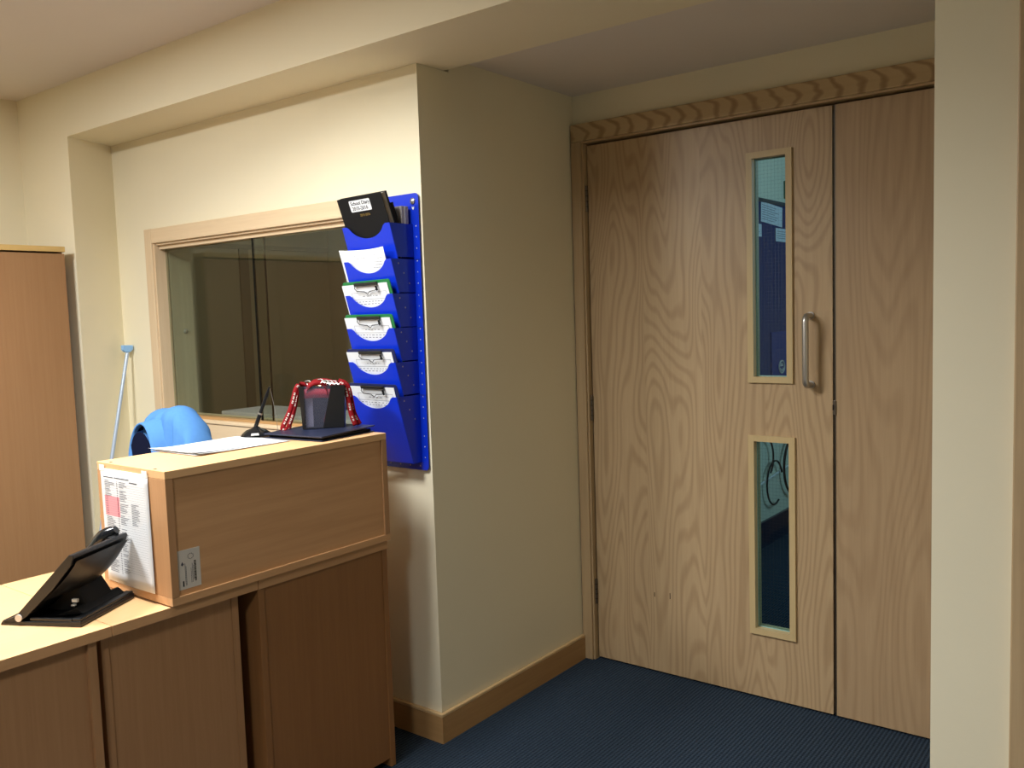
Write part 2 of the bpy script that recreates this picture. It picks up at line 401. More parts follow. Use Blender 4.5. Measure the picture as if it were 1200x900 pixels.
# ---------------------------------------------------------------- door leaves
def vision(parent, x0, x1, z0, z1):
    """glazing bead frame on both faces, wired glass set back"""
    b = .021
    fr = MB().plate(x0, x1, z0, z1, YD - .009, YD + .018, [(x0 + b, x1 - b, z0 + b, z1 - b)])
    f = build('vision_frame', fr, 'bead', parent, bevel=.0015)
    build('back_bead', MB().plate(x0 + .004, x1 - .004, z0 + .004, z1 - .004, YD + .028, YD + .050, [(x0 + b, x1 - b, z0 + b, z1 - b)]), 'bead', f)
    build('glass_pane', MB().box(x0 + b - .003, x1 - b + .003, YD + .019, YD + .025, z0 + b - .003, z1 - b + .003), 'door_glass', f)
    g = MB(); xa, xb, za, zb = x0 + b, x1 - b, z0 + b, z1 - b
    k = xa + .006
    while k < xb: g.box(k, k + .0003, YD + .0215, YD + .0218, za, zb); k += .0125
    k = za + .006
    while k < zb: g.box(xa, xb, YD + .0215, YD + .0218, k, k + .0003); k += .0125
    build('wire_grid', g, 'dark_steel', f, stuff=True)
    build('glass_edge_strip', MB().box(xa, xa + .0025, YD + .0175, YD + .019, za, zb).box(xa, xb, YD + .0175, YD + .019, za, za + .003), 'glass_edge_pale', f)
d1 = struct_root('door_1', 'wide oak veneer door leaf with two narrow glass panels and a pull handle', 'door', (-1.868, YD, 0))
V1 = (-1.222, -1.063, 1.137, 1.925); V2 = (-1.224, -1.058, .238, .952)
build('door_panel', MB().plate(-1.868, -.9325, .008, 2.040, YD, YD + .044, [(a + .006, b - .006, c + .006, d - .006) for a, b, c, d in (V1, V2)]), 'oak_door', d1)
for V in (V1, V2): vision(d1, *V)
for zc in (1.838, 1.022, .279):
    h = build('hinge', MB().tube([(-1.8705, YD - .007, zc - .05), (-1.8705, YD - .007, zc + .05)], .0055, 10), 'dark_steel', d1, smooth=True)
    kn = MB()
    for k in range(4): kn.lathe([(.0060, 0), (.0060, .002)], (-1.8705, YD - .007, zc - .031 + .02 * k), 10)
    build('knuckle_ring', kn, 'seam', h)
HX = -1.004; za, zb = 1.135, 1.365
pts = []
for k in range(7): a = R(90 * k / 6); pts.append((HX, YD - .046 + .0 - .0 + .020 * (1 - math.sin(a)), zb - .020 * (1 - 0) + .020 * math.cos(a) * 1.0))
arc_top = [(HX, YD - .004, zb)] + [(HX, YD - .034 - .020 * math.sin(R(18 * k)), zb - .020 + .020 * math.cos(R(18 * k))) for k in range(6)]
arc_bot = [(x, y, za + zb - z) for x, y, z in arc_top][::-1]
pull = build('pull_handle', MB().tube(arc_top + arc_bot, .0105, 14), 'alu', d1, smooth=True, label='satin metal pull handle')
for z in (za, zb): build('collar', MB().tube([(HX, YD - .006, z), (HX, YD + .0, z)], .0135, 14), 'alu', pull, smooth=True)
build('scuff_mark', MB().box(-1.612, -1.609, YD - .0004, YD + .001, .300, .317, 0).box(-1.546, -1.543, YD - .0004, YD + .001, .302, .325), 'seam', d1, label='small dark chip in the veneer')
d2 = struct_root('door_2', 'plain oak veneer door leaf beside the pillar', 'door', (-.925, YD, 0))
build('door_panel', MB().box(-.9245, -.462, YD - .001, YD + .044, .008, 2.040), 'oak_door_b', d2)
build('leading_edge', MB().box(-.9247, -.921, YD - .0016, YD + .02, .008, 2.039), 'dark_steel', d2)
st = build('strike_plate', MB().box(-.9300, -.9205, YD - .005, YD + .004, 1.036, 1.084, .001), 'dark_steel', d2)
build('latch', MB().box(-.9315, -.9265, YD - .0065, YD - .0052, 1.052, 1.070), 'seam', st)

# ---------------------------------------------------------------- lobby beyond the doors
LX = -1.95
struct('wall_lobby_left', MB().box(LX - .1, LX, YD + .101, 6.5, 0, 2.6), 'lobby_wall', 'cream lobby wall seen through the door glass')
struct('wall_lobby_end', MB().box(LX, 1.9, 6.4, 6.5, 0, 2.6), 'lobby_wall', 'far lobby wall beyond the door glass')
struct('wall_lobby_right', MB().box(1.8, 1.9, YD + .101, 6.4, 0, 2.6), 'lobby_wall', 'lobby wall on the right beyond the doors')
struct('ceiling_lobby', MB().box(LX - .1, 1.9, YD + .101, 6.5, 2.6, 2.7), 'ceiling', 'lobby ceiling beyond the doors', 'ceiling')
nb = thing('noticeboard', 'dark blue felt noticeboard seen through the upper door glass', 'noticeboard', (LX, 5.0, .95))
mb = MB()
k = 4.3
while k < 6.0: mb.box(LX, LX + .012, k, k + .043, .95, 2.0); k += .045
build('ribbed_felt', mb, 'board_blue', nb, stuff=True)
build('top_rail', MB().box(LX, LX + .02, 4.29, 6.01, 1.985, 2.006), 'navy', nb)
def notice(y0, y1, z0, z1, tilt, label):
    t = thing('notice', label, 'notice', (LX + .014, (y0 + y1) / 2, (z0 + z1) / 2), group='notices on the blue board')
    w_, h_ = (y1 - y0) / 2, (z1 - z0) / 2; rt = Matrix.Rotation(tilt, 4, 'X')
    build('sheet', MB().box(0, .0015, -w_, w_, -h_, h_).xf(rt), 'paper', t, world=False)
    l = MB(); zz = h_ - .02
    while zz > -h_ + .015:
        l.box(.0015, .0019, -w_ + .015, -w_ + .015 + (2 * w_ - .03) * random.uniform(.6, 1), zz, zz + .003); zz -= .013
    build('print', l.xf(rt), 'ink_light', t, world=False, stuff=True)
notice(4.845, 5.17, 1.868, 1.982, -.05, 'large tilted white sheet at the top of the blue noticeboard')
notice(5.065, 5.33, 1.775, 1.852, .0, 'white sheet low on the right of the blue noticeboard')
notice(4.66, 4.85, 1.79, 1.86, .0, 'white sheet low on the left of the blue noticeboard')
es = thing('exit_sign', 'green sign with a pale round arrow above the noticeboard', 'sign', (LX, 5.3, 2.12))
build('plate', MB().box(LX, LX + .01, 5.235, 5.46, 2.035, 2.140, .002), 'sign_green', es)
cr = MB().tube([(LX + .011, 5.315 + .046 * math.cos(R(a)), 2.088 + .040 * math.sin(R(a))) for a in range(20, 341, 16)], .006, 6)
cr.box(LX + .01, LX + .013, 5.275, 5.345, 2.083, 2.093)
build('symbol', cr, 'white_plastic', es)
bp = thing('banner_panel', 'deep blue panel with a round white emblem near the foot of the noticeboard', 'panel', (LX + .03, 5.25, 0))
build('panel', MB().box(LX + .0125, LX + .020, 4.975, 5.60, .93, 1.245, .002), 'panel_blue', bp)
em = MB().tube([(LX + .023, 5.125 + .042 * math.cos(R(a)), 1.035 + .036 * math.sin(R(a))) for a in range(0, 361, 20)], .005, 6)
em.tube([(LX + .023, 5.125 + .026 * math.cos(R(a)), 1.033 + .020 * math.sin(R(a))) for a in range(200, 341, 20)], .005, 6)
em.box(LX + .020, LX + .024, 5.105, 5.145, 1.038, 1.046).box(LX + .020, LX + .024, 5.110, 5.116, 1.046, 1.056).box(LX + .020, LX + .024, 5.122, 5.128, 1.046, 1.058).box(LX + .020, LX + .024, 5.134, 5.140, 1.046, 1.056)
build('emblem', em, 'sticker', bp)
bl = struct_root('baseboard_lobby', 'dark skirting at the foot of the lobby wall', 'skirting board', (LX, 5, 0))
build('board', MB().box(LX + .0005, LX + .016, YD + .11, 6.39, 0, .15), 'navy', bl)
cb = thing('trailing_cable', 'loose black cables looping down the lobby wall seen through the lower door glass', 'cable', (LX + .02, 5.0, 0))
def loop(c0, c1, rad, a0, a1, ry): return [(LX + .03, c0 + rad * math.cos(R(a0 + (a1 - a0) * k / 16)), c1 + ry * math.sin(R(a0 + (a1 - a0) * k / 16))) for k in range(17)]
build('cable', MB().tube(loop(5.33, .42, .20, 88, 250, .19), .008, 6), 'black', cb, smooth=True)
build('cable', MB().tube(loop(4.98, .36, .12, 20, 300, .13), .006, 6), 'black', cb, smooth=True)
build('cable', MB().tube(loop(4.84, .52, .12, -50, 80, .12), .006, 6), 'black', cb, smooth=True)
tr = thing('wall_conduit', 'thin white conduit rising across the lobby wall behind the cables', 'conduit', (LX + .01, 5.0, .3))
build('pipe', MB().tube([(LX + .012, 4.65, .362), (LX + .012, 5.6, .452)], .007, 8), 'white_plastic', tr, smooth=True)
tr['category'] = 'conduit'

# ================================================================ WINDOW
w1 = struct_root('window_1', 'wide internal sliding window with pale wooden frame behind the counter', 'window', (-2.9, YW, 1.0))
a = .052
build('architrave', MB().box(WX0 - a, WX0 + .001, YW - .017, YW - .0004, WZ0 - .07, WZ1 + .062, .003), 'pale_trim_z', w1)
build('architrave', MB().box(WX0 + .0015, WX1 - .0015, YW - .017, YW - .0004, WZ1 + .0, WZ1 + .0615, .003), 'oak_trim_x', w1)
build('architrave', MB().box(WX0 + .0015, WX1 - .0015, YW - .017, YW - .0004, WZ0 - .07, WZ0 - .001, .003), 'oak_trim_x', w1)
build('architrave', MB().box(WX1 - .001, WX1 + a, YW - .017, YW - .0004, WZ0 - .07, WZ1 + .062, .003), 'pale_trim_z', w1)
build('jamb_lining', MB().box(WX0 + .0005, WX0 + .010, YW - .008, YW + .049, WZ0, WZ1), 'pale_trim_z', w1)
build('jamb_lining', MB().box(WX0 + .0005, WX0 + .012, YW + .056, YW + .155, WZ0, WZ1), 'jamb_grey', w1)
build('jamb_lining', MB().box(WX1 - .012, WX1 - .0005, YW - .008, YW + .155, WZ0, WZ1), 'pale_trim_z', w1)
build('head_lining', MB().box(WX0 + .0125, WX1 - .0125, YW - .004, YW + .155, WZ1 - .008, WZ1 - .0005), 'pale_trim_z', w1)
build('head_track', MB().box(WX0 + .012, WX1 - .0125, YW + .012, YW + .022, WZ1 - .024, WZ1 - .0085).box(WX0 + .012, WX1 - .0125, YW + .031, YW + .036, WZ1 - .024, WZ1 - .0085).box(WX0 + .012, WX1 - .0125, YW + .045, YW + .053, WZ1 - .026, WZ1 - .0085), 'oak_trim_x', w1)
build('sill', MB().box(WX0 + .0125, WX1 - .0125, YW - .022, YW + .155, WZ0 + .0005, WZ0 + .012, .002), 'oak_trim_x', w1)
build('sill_track', MB().box(WX0 + .0125, WX1 - .0125, YW + .010, YW + .054, WZ0 + .0125, WZ0 + .022), 'skirting_x', w1, label='brown timber runner under the glass')
p1 = build('sliding_pane', MB().box(-2.835, WX1 - .014, YW + .024, YW + .030, WZ0 + .023, WZ1 - .010), 'glass', w1, label='front glass pane on the right')
build('pane_edge', MB().box(-2.842, -2.8352, YW + .0235, YW + .0305, WZ0 + .023, WZ1 - .012), 'glass_edge', p1)
p2 = build('sliding_pane', MB().box(WX0 + .014, -2.79, YW + .038, YW + .044, WZ0 + .023, WZ1 - .010), 'glass', w1, label='rear glass pane on the left')
build('pane_edge', MB().box(-2.7898, -2.787, YW + .0375, YW + .0445, WZ0 + .023, WZ1 - .012), 'glass_edge', p2)
bt = build('jamb_buffer', MB().lathe([(.010, 0), (.010, .004), (.006, .008), (.002, .0095)], (0, 0, 0), 16).xf(Matrix.Translation((WX0 + .012, YW + .112, 1.372)) @ Matrix.Rotation(R(90), 4, 'Y')), 'steel', w1, smooth=True)
# corridor beyond the window
struct('floor_corridor', MB().box(-6.0, XR - .1, YW + .151, 4.5, 0.001, .02), 'lino', 'corridor floor beyond the sliding window', 'floor')
struct('wall_corridor_end', MB().box(-5.2, -5.1, YW + .151, 4.5, 0, 2.5), 'corridor', 'dim corridor wall seen through the sliding window')
struct('wall_corridor_far', MB().box(-5.1, XR - .101, 4.4, 4.5, 0, 2.5), 'corridor', 'far corridor wall through the right pane of the window')
struct('ceiling_corridor', MB().box(-5.2, XR - .101, YW + .151, 4.5, 2.5, 2.55), 'ceiling', 'corridor ceiling beyond the sliding window', 'ceiling')
tr2 = struct_root('trim_1', 'dark dado rail and upright battens on the corridor wall', 'trim', (-5.1, 3.2, 0))
build('rail', MB().box(-5.0995, -5.08, YW + .16, 4.39, 1.895, 1.925), 'corridor_dark', tr2)
for y in (3.05, 3.62): build('batten', MB().box(-5.0995, -5.085, y, y + .07, 0.03, 1.894), 'corridor_dark', tr2)
sh = thing('reception_shelf', 'pale grey shelf on the corridor side of the window', 'shelf', (-2.8, 2.35, .98))
build('board', MB().box(-3.3, -2.2, YW + .156, YW + .40, 1.004, 1.026, .003), 'paper_grey', sh)
for x in (-3.1, -2.4): build('bracket', MB().prism([(YW + .1565, 1.003), (YW + .36, 1.003), (YW + .1565, .86)], 'X', x, x + .02), 'steel', sh)

# ================================================================ COUNTER
XF = -1.945; XBW = -2.525; ZT = .72
def worktop(name, y0, y1, label):
    t = thing(name, label, 'worktop', ((XF + XBW) / 2, (y0 + y1) / 2, ZT - .025), group='counter worktops')
    build('slab', MB().box(XBW, XF - .0008, y0, y1, ZT - .025, ZT, .0012), 'worktop', t)
    build('edge_band', MB().box(XF - .0007, XF, y0 + .0008, y1 - .0008, ZT - .0245, ZT - .0006), 'beech_y', t)
worktop('worktop', -.62, .9835, 'long beech worktop piece under the desk phone, nearest the camera')
worktop('worktop', .985, 1.384, 'short beech worktop piece between the phone and the raised box')
def unit(y0, y1, xf, label, inset, top=None, mats='beech_z', post=.0):
    t = thing('desk_cabinet', label, 'cabinet', ((xf + XBW) / 2, (y0 + y1) / 2, 0), group='cabinets under the counter')
    zt = top if top else ZT - .0255
    e = .020
    build('side_panel', MB().box(XBW + .01, xf, y0, y0 + e, 0.002, zt, .001), mats, t)
    build('side_panel', MB().box(XBW + .01, xf, y1 - e, y1, 0.002, zt, .001), mats, t)
    build('back_panel', MB().box(xf - .020 - inset, xf - inset, y0 + e + .0004, y1 - e - .0004, .03, zt - .0004), mats, t)
    build('bottom_panel', MB().box(XBW + .01, xf - .021 - inset, y0 + e + .0004, y1 - e - .0004, .03, .05), mats, t)
    build('door', MB().box(XBW + .011, XBW + .029, y0 + e + .002, y1 - e - .002, .052, zt - .004), mats, t)
    if top: build('top_panel', MB().box(XBW, XF, y0, y1, zt + .0004, ZT, .001), 'beech_y', t)
    else: build('top_panel', MB().box(XBW + .03, xf - .021 - inset, y0 + e + .0004, y1 - e - .0004, zt - .02, zt - .0006), mats, t)
    return t
unit(.20, .952, XF - .012, 'beech cabinet under the worktop at the bottom left corner', .012)
unit(.972, 1.343, XF - .034, 'middle beech cabinet under the short worktop, set back in shadow', .003)
unit(1.3855, 1.860, XF - .004, 'dark-shaded beech cabinet nearest the wall, under the far end of the raised box', .004, ZT - .026, 'beech_dark_shaded')

# raised box on the counter
bx = thing('counter_box', 'raised beech box unit standing on the counter with paper taped to its end', 'box', (-2.09, 1.5, ZT))
BX0, BX1, BY0, BY1, BZ0, BZ1, T = -2.252, -1.932, 1.130, 1.862, ZT + .0036, 1.055, .020
build('top_panel', MB().box(BX0, BX1, BY0, BY1, BZ1 - T, BZ1, .001), 'worktop', bx)
build('bottom_panel', MB().box(BX0, BX1, BY0, BY1, BZ0, BZ0 + T, .001), 'beech_y', bx)
build('end_panel', MB().box(BX0, BX1, BY0, BY0 + T, BZ0 + T + .0004, BZ1 - T - .0004, .0008), 'beech_z', bx)
build('end_panel', MB().box(BX0, BX1, BY1 - T, BY1, BZ0 + T + .0004, BZ1 - T - .0004, .0008), 'beech_z', bx)
build('front_panel', MB().box(BX1 - .022, BX1 - .006, BY0 + T + .0004, BY1 - T - .0004, BZ0 + T + .0006, BZ1 - T - .0006), 'beech_y', bx)
build('back_panel', MB().box(BX0 + .004, BX0 + .018, BY0 + T + .0004, BY1 - T - .0004, BZ0 + T + .0006, BZ1 - T - .0006), 'beech_y', bx)
for x, y in ((-2.20, 1.140), (-1.99, 1.140)):
    build('screw_cap', MB().lathe([(.0045, 0), (.0045, .0008), (.002, .0012)], (x, y, BZ1), 12), 'dark_steel', bx)
build('hinge_pin', MB().box(BX0 - .006, BX0 + .0, BY0 + .002, BY0 + .014, .905, .913), 'beech_x', bx)

for x in (BX0 + .03, BX1 - .05):
    for y in (BY0 + .03, BY1 - .03):
        build('foot', MB().box(x - .008, x + .008, y - .008, y + .008, ZT + .0002, BZ0), 'black_matt', bx)
# paper list taped to the end
pl = thing('staff_list', 'white printed list with a pink block taped to the end of the raised box', 'paper', (-2.10, BY0, .74))
def crv(u, v):
    x = -2.232 + .006 * v + (.226 + .001 * v) * u; z = 1.041 - .295 * v
    y = BY0 - .0022 - .004 * math.sin(u * math.pi) * (0.2 + .8 * v) - .006 * v * (u - .3) ** 2
    return (x, y, z)
build('sheet', MB().grid(crv, 10, 12), 'paper', pl, smooth=True, solid=.0003)
def on_sheet(mb, u0, u1, v0, v1):
    q = []
    n = max(1, int((u1 - u0) / .12) + 1); m_ = max(1, int((v1 - v0) / .1) + 1)
    def f(a_, b_):
        p = crv(u0 + (u1 - u0) * a_, v0 + (v1 - v0) * b_); return (p[0], p[1] - .0006, p[2])
    mb.grid(f, n, m_)
ink = MB(); ink2 = MB(); v = .10
on_sheet(ink2, .30, .62, .065, .074); on_sheet(ink2, .06, .28, .068, .076); on_sheet(ink2, .62, .78, .088, .097)
row = 0
while v < .90:
    L = MB()
    if not .235 < v < .415: on_sheet(ink, .08, .08 + random.uniform(.08, .22), v, v + .0055)
    on_sheet(ink2 if row % 3 else ink, .345, .365, v, v + .0055)
    if random.random() < .8: on_sheet(ink, .40, .40 + random.uniform(.08, .18), v, v + .0055)
    if .27 < v < .46: on_sheet(ink, .64, .64 + random.uniform(.08, .18), v, v + .0055)
    v += .0145; row += 1
pk = MB(); on_sheet(pk, .06, .39, .235, .41); pk.v = [(x, y + .0003, z) for x, y, z in pk.v]
build('pink_block', pk, 'pink', pl)
for v in [.24 + .0145 * k for k in range(12)]: on_sheet(ink, .08, .14, v, v + .0055); on_sheet(ink2, .345, .365, v, v + .0055)
build('print', ink, 'ink_light', pl, stuff=True); build('print', ink2, 'ink', pl, stuff=True)
lines = MB()
for k in range(38): on_sheet(lines, .05, .93, .12 + .0203 * k, .1212 + .0203 * k)
build('ruled_lines', lines, 'ink_light', pl, stuff=True)
for x in (-2.222, -2.018): build('tape', MB().box(x - .012, x + .012, BY0 - .0036, BY0 - .0026, 1.034, 1.050), 'white_plastic', pl)

# sticker
sk = thing('asset_sticker', 'silver label with barcode and tree emblem stuck low on the raised box', 'sticker', (BX1, 1.178, .762))
xs = BX1 - .006
build('label', MB().add([(xs + .0006, 1.1515, .757), (xs + .0006, 1.2135, .757), (xs + .0006, 1.2135, .8545), (xs + .0006, 1.1515, .8545)], [(0, 1, 2, 3)]), 'sticker', sk, solid=.0006)
bar = MB(); z = .772
while z < .822: h = random.choice((.0008, .0014, .002)); bar.box(xs + .0009, xs + .0013, 1.196, 1.2015, z, z + h); z += h + .0011
bar.box(xs + .0009, xs + .0013, 1.1635, 1.167, .764, .778)
build('barcode', bar, 'ink_dark', sk, stuff=True)
tx = MB()
for y, z0, z1 in ((1.1710, .766, .820), (1.1735, .766, .812), (1.1870, .770, .806), (1.1905, .770, .818), (1.1935, .776, .812)): 
    z = z0
    while z < z1: tx.box(xs + .0009, xs + .0012, y, y + .0011, z, z + .0028); z += .0037
build('small_print', tx, 'ink', sk, stuff=True)
em = MB()
for k in range(11):
    a = R(360 * k / 11); cy, cz = 1.188 + .0075 * math.cos(a), .836 + .0065 * math.sin(a); em.box(xs + .0009, xs + .0012, cy - .001, cy + .001, cz - .001, cz + .001)
em.prism([(1.1605, .819), (1.1645, .815), (1.1685, .819), (1.1645, .826)], 'X', xs + .0009, xs + .0012)
build('emblem', em, 'ink', sk, stuff=True)

# ---------------------------------------------------------------- things on the box top
pp = thing('loose_sheets', 'loose white sheets lying on top of the raised box', 'paper', (-2.17, 1.46, BZ1))
def sheet(dx, dy, rot, z, curl):
    def f(u, v):
        x = (u - .5) * .213; y = (v - .5) * .300
        e = curl * max(0, (.5 - v) * 2 - .35) ** 2 * (1 - u * .3) + curl * .5 * max(0, (u - .5) * 2 - .3) ** 2 * (1 - v)
        c, s_ = math.cos(rot), math.sin(rot)
        return (-2.182 + dx + x * c - y * s_, 1.452 + dy + x * s_ + y * c, z + e)
    return MB().grid(f, 8, 12)
build('sheet', sheet(0, 0, .03, BZ1 + .0010, .004), 'paper', pp, smooth=True, solid=.0003)
build('sheet', sheet(.012, .008, .0, BZ1 + .0022, .010), 'paper', pp, smooth=True, solid=.0003)
build('sheet', sheet(-.004, -.002, .06, BZ1 + .0034, .014), 'paper', pp, smooth=True, solid=.0003)

pb = thing('desk_pen', 'black pen leaning in an oval black base with a bead chain', 'pen', (-2.235, 1.632, BZ1))
build('base', MB().lathe([(.045, 0), (.047, .004), (.042, .011), (.030, .020), (.014, .026), (.009, .030)], (-2.250, 1.626, BZ1 + .0003), 32, 1.0, 1.0), 'black_gloss', pb, smooth=True)
build('logo_plate', MB().prism([(-.012, 0), (.012, 0), (.010, .009), (-.010, .009)], 'Y', 0, .0008).xf(Matrix.Translation((-2.212, 1.593, BZ1 + .010)) @ Matrix.Rotation(R(50), 4, 'Z') @ Matrix.Rotation(R(-48), 4, 'X')), 'steel', pb)
P0 = Vector((-2.252, 1.624, BZ1 + .026)); P1 = Vector((-2.222, 1.662, BZ1 + .150))
pen = build('pen', MB().tube([P0, P0.lerp(P1, .08), P0.lerp(P1, .32), P0.lerp(P1, .34), P0.lerp(P1, .8), P1], [.0055, .0062, .0062, .0055, .0048, .003], 12), 'black_gloss', pb, smooth=True)
build('ring', MB().tube([P0.lerp(P1, .33), P0.lerp(P1, .37)], .0066, 12), 'steel', pen)
ch = MB(); cb0 = Vector((-2.214, 1.668, BZ1 + .003))
for k in range(46):
    p = P1.lerp(Vector((-2.199, 1.668, BZ1 + .006)), k / 45) + Vector((.006 * math.sin(math.pi * k / 45), 0, 0))
    ch.lathe([(.0004, -.0012), (.0012, -.0005), (.0012, .0005), (.0004, .0012)], tuple(p), 6)
build('bead_chain', ch, 'steel', pb, stuff=True)

fo = thing('folder', 'dark navy padded folder lying under the pen tub', 'folder', (-2.10, 1.76, BZ1))
FR = Matrix.Translation((-2.118, 1.732, BZ1 + .0008)) @ Matrix.Rotation(R(6), 4, 'Z')
def cover(z0, z1, tilt):
    return MB().box(-.085, .148, -.112, .118, z0, z1, .0015).xf(FR @ Matrix.Rotation(tilt, 4, 'X'))
build('lower_cover', cover(0, .003, 0), 'navy', fo)
build('pages', MB().box(-.078, .138, -.100, .110, .0034, .010).xf(FR), 'black_matt', fo)
build('upper_cover', MB().prism([(-.112, .0105), (.120, .0165), (.120, .0200), (-.112, .0150)], 'X', -.085, .148).xf(FR), 'navy', fo, bevel=.0012)

# pen tub with lanyards
TC = Vector((-2.118, 1.782, BZ1 + .0205)); TA = R(46)
tb = thing('pen_tub', 'black open tub with a smoky clear front holding red lanyards', 'container', TC[:], TA)
hw, hd, hh = .068, .050, .129
def taper(x, y, z): k = .90 + .10 * z / hh; return (x * k, y * k, z)
def quadwall(pts, t=.002):
    return MB().add([taper(*p) for p in pts], [tuple(range(len(pts)))])
build('base', MB().box(-hw * .9, hw * .9, -hd * .9, hd * .9, 0, .003), 'black', tb, world=False)
build('side_wall', quadwall([(-hw, -hd, 0), (-hw, hd, 0), (-hw, hd, hh), (-hw, -hd, hh)]), 'black', tb, world=False, solid=.0025)
build('side_wall', quadwall([(hw, -hd, 0), (hw, -hd, hh), (hw, hd, hh), (hw, hd, 0)]), 'black', tb, world=False, solid=.0025)
build('back_wall', quadwall([(-hw, hd, 0), (hw, hd, 0), (hw, hd, hh), (-hw, hd, hh)]), 'black', tb, world=False, solid=.0025)
build('front_wall', quadwall([(.028 * 1.0, -hd, hh), (-.002, -hd, 0), (hw, -hd, 0), (hw, -hd, hh)]), 'black', tb, world=False, solid=.0025)
build('clear_window', quadwall([(-hw + .008, -hd, 0), (-.002, -hd, 0), (.028, -hd, hh), (-hw + .014, -hd, hh)]), 'smoky', tb, world=False, solid=.002)
build('front_rib', quadwall([(-hw, -hd - .0005, 0), (-hw + .008, -hd - .0005, 0), (-hw + .014, -hd - .0005, hh), (-hw, -hd - .0005, hh)]), 'black', tb, world=False, solid=.003)
build('pale_insert', MB().box(-.052, -.030, -.034, -.030, .004, .098), 'paper_grey', tb, world=False)
TM = Matrix.Translation(TC) @ Matrix.Rotation(TA, 4, 'Z')
def ribbon(path, width, side=(0, 1, 0), mat='red_ribbon'):
    """flat band swept along a path in tub coordinates"""
    mb = MB(); P = [TM @ Vector(p) for p in path]; sd = (TM.to_3x3() @ Vector(side)).normalized()
    v = []; n = len(P)
    for i, p in enumerate(P):
        d = (P[min(i + 1, n - 1)] - P[max(i - 1, 0)]).normalized(); s_ = (sd - d * sd.dot(d)).normalized()
        v += [p - s_ * width / 2, p + s_ * width / 2]
    return mb.add(v, [(2 * i, 2 * i + 1, 2 * i + 3, 2 * i + 2) for i in range(n - 1)])
def smooth_path(pts, n=5):
    out = []; p = [Vector(q) for q in pts]; p = [p[0]] + p + [p[-1]]
    for i in range(1, len(p) - 2):
        for k in range(n):
            t = k / n; a_, b_, c_, d_ = p[i - 1], p[i], p[i + 1], p[i + 2]
            out.append(.5 * ((2 * b_) + (c_ - a_) * t + (2 * a_ - 5 * b_ + 4 * c_ - d_) * t * t + (3 * b_ - a_ - 3 * c_ + d_) * t ** 3))
    out.append(p[-2]); return out
def lanyard(label, path, width, marks=True, side=(0, 1, 0), mat='red_ribbon', clip=None):
    P = smooth_path(path); t = thing('lanyard', label, 'lanyard', (TM @ P[0])[:], group='red lanyards in the tub')
    build('strap', ribbon(P, width, side), mat, t, smooth=True, solid=.0012)
    if marks:
        mb = MB(); n = len(P)
        for i in range(4, n - 3):
            if i % 5 in (1, 2, 3):
                for q in (.15, .55):
                    a_ = P[i].lerp(P[i + 1], q - .12); b_ = P[i].lerp(P[i + 1], q + .12)
                    pa = ribbon([a_, b_], width * .34, side)
                    for off in (.001, -.001):
                        nrm = (TM.to_3x3() @ Vector(side)).cross((TM @ b_) - (TM @ a_)).normalized() * off
                        mb.add([Vector(x) + nrm for x in pa.v], [(0, 1, 3, 2)])
        build('print', mb, 'sticker', t, stuff=True)
    if clip:
        c = TM @ Vector(clip)
        build('metal_clip', MB().tube([c + Vector((.010 * math.cos(R(a_)), .004 * math.sin(R(a_ * 2)), .007 * math.sin(R(a_)))) for a_ in range(0, 361, 30)], .0016, 6).tube([c + Vector((.008, 0, 0)), c + Vector((.020, .004, -.004))], .0028, 6), random.choice(('steel', 'brass')), t, smooth=True)
    return t
lanyard('outer red lanyard hanging down the left of the tub', [(-.045, -.01, .128), (-.066, -.012, .134), (-.080, -.014, .118), (-.098, -.018, .060), (-.124, -.026, .004), (-.112, -.03, .0025)], .015, True, (1, 0, .5), clip=(-.030, -.034, .134))
lanyard('inner red lanyard hanging down the left of the tub behind the outer one', [(-.040, .012, .126), (-.064, .012, .130), (-.078, .01, .108), (-.092, .006, .050), (-.108, -.004, .003), (-.100, -.008, .002)], .015, True, (1, 0, .5), clip=(-.018, -.038, .132))
lanyard('red lanyard hanging down the right of the tub, front strap', [(.030, -.036, .128), (.050, -.030, .136), (.068, -.036, .126), (.078, -.040, .080), (.084, -.044, .040), (.096, -.046, .003)], .015, True, (1, 0, .15), clip=(.024, -.038, .136))
lanyard('red lanyard hanging down the right of the tub, rear strap', [(.020, -.01, .128), (.050, -.004, .139), (.076, -.012, .122), (.086, -.02, .076), (.092, -.024, .040), (.108, -.026, .003)], .015, True, (1, 0, .15), clip=(.012, -.03, .137))
lanyard('red lanyard looping over the front rim of the tub at its left', [(-.048, -.040, .110), (-.036, -.048, .132), (-.010, -.046, .140), (.012, -.046, .128), (.018, -.044, .100)], .015, False, (0, .5, 1), clip=(-.004, -.044, .142))
lanyard('red lanyard coiled across the top of the tub at the back', [(-.050, .02, .120), (-.030, .026, .140), (.004, .018, .144), (.034, .010, .136), (.050, .006, .116)], .014, False, (0, 1, .4), clip=(-.042, -.030, .138))
lanyard('bright red lanyard pressed flat inside the clear front of the tub', [(-.054, -.045, .106), (-.030, -.0455, .107), (.000, -.0455, .106), (.024, -.045, .104)], .028, False, (0, 0, 1), 'red_bright', clip=(-.014, -.030, .138))
lanyard('dark red lanyard strap slanting inside the right of the clear window', [(.030, -.043, .118), (.024, -.043, .086), (.014, -.042, .050), (.004, -.040, .016)], .009, False, (1, 0, 0), clip=(.036, -.03, .134))

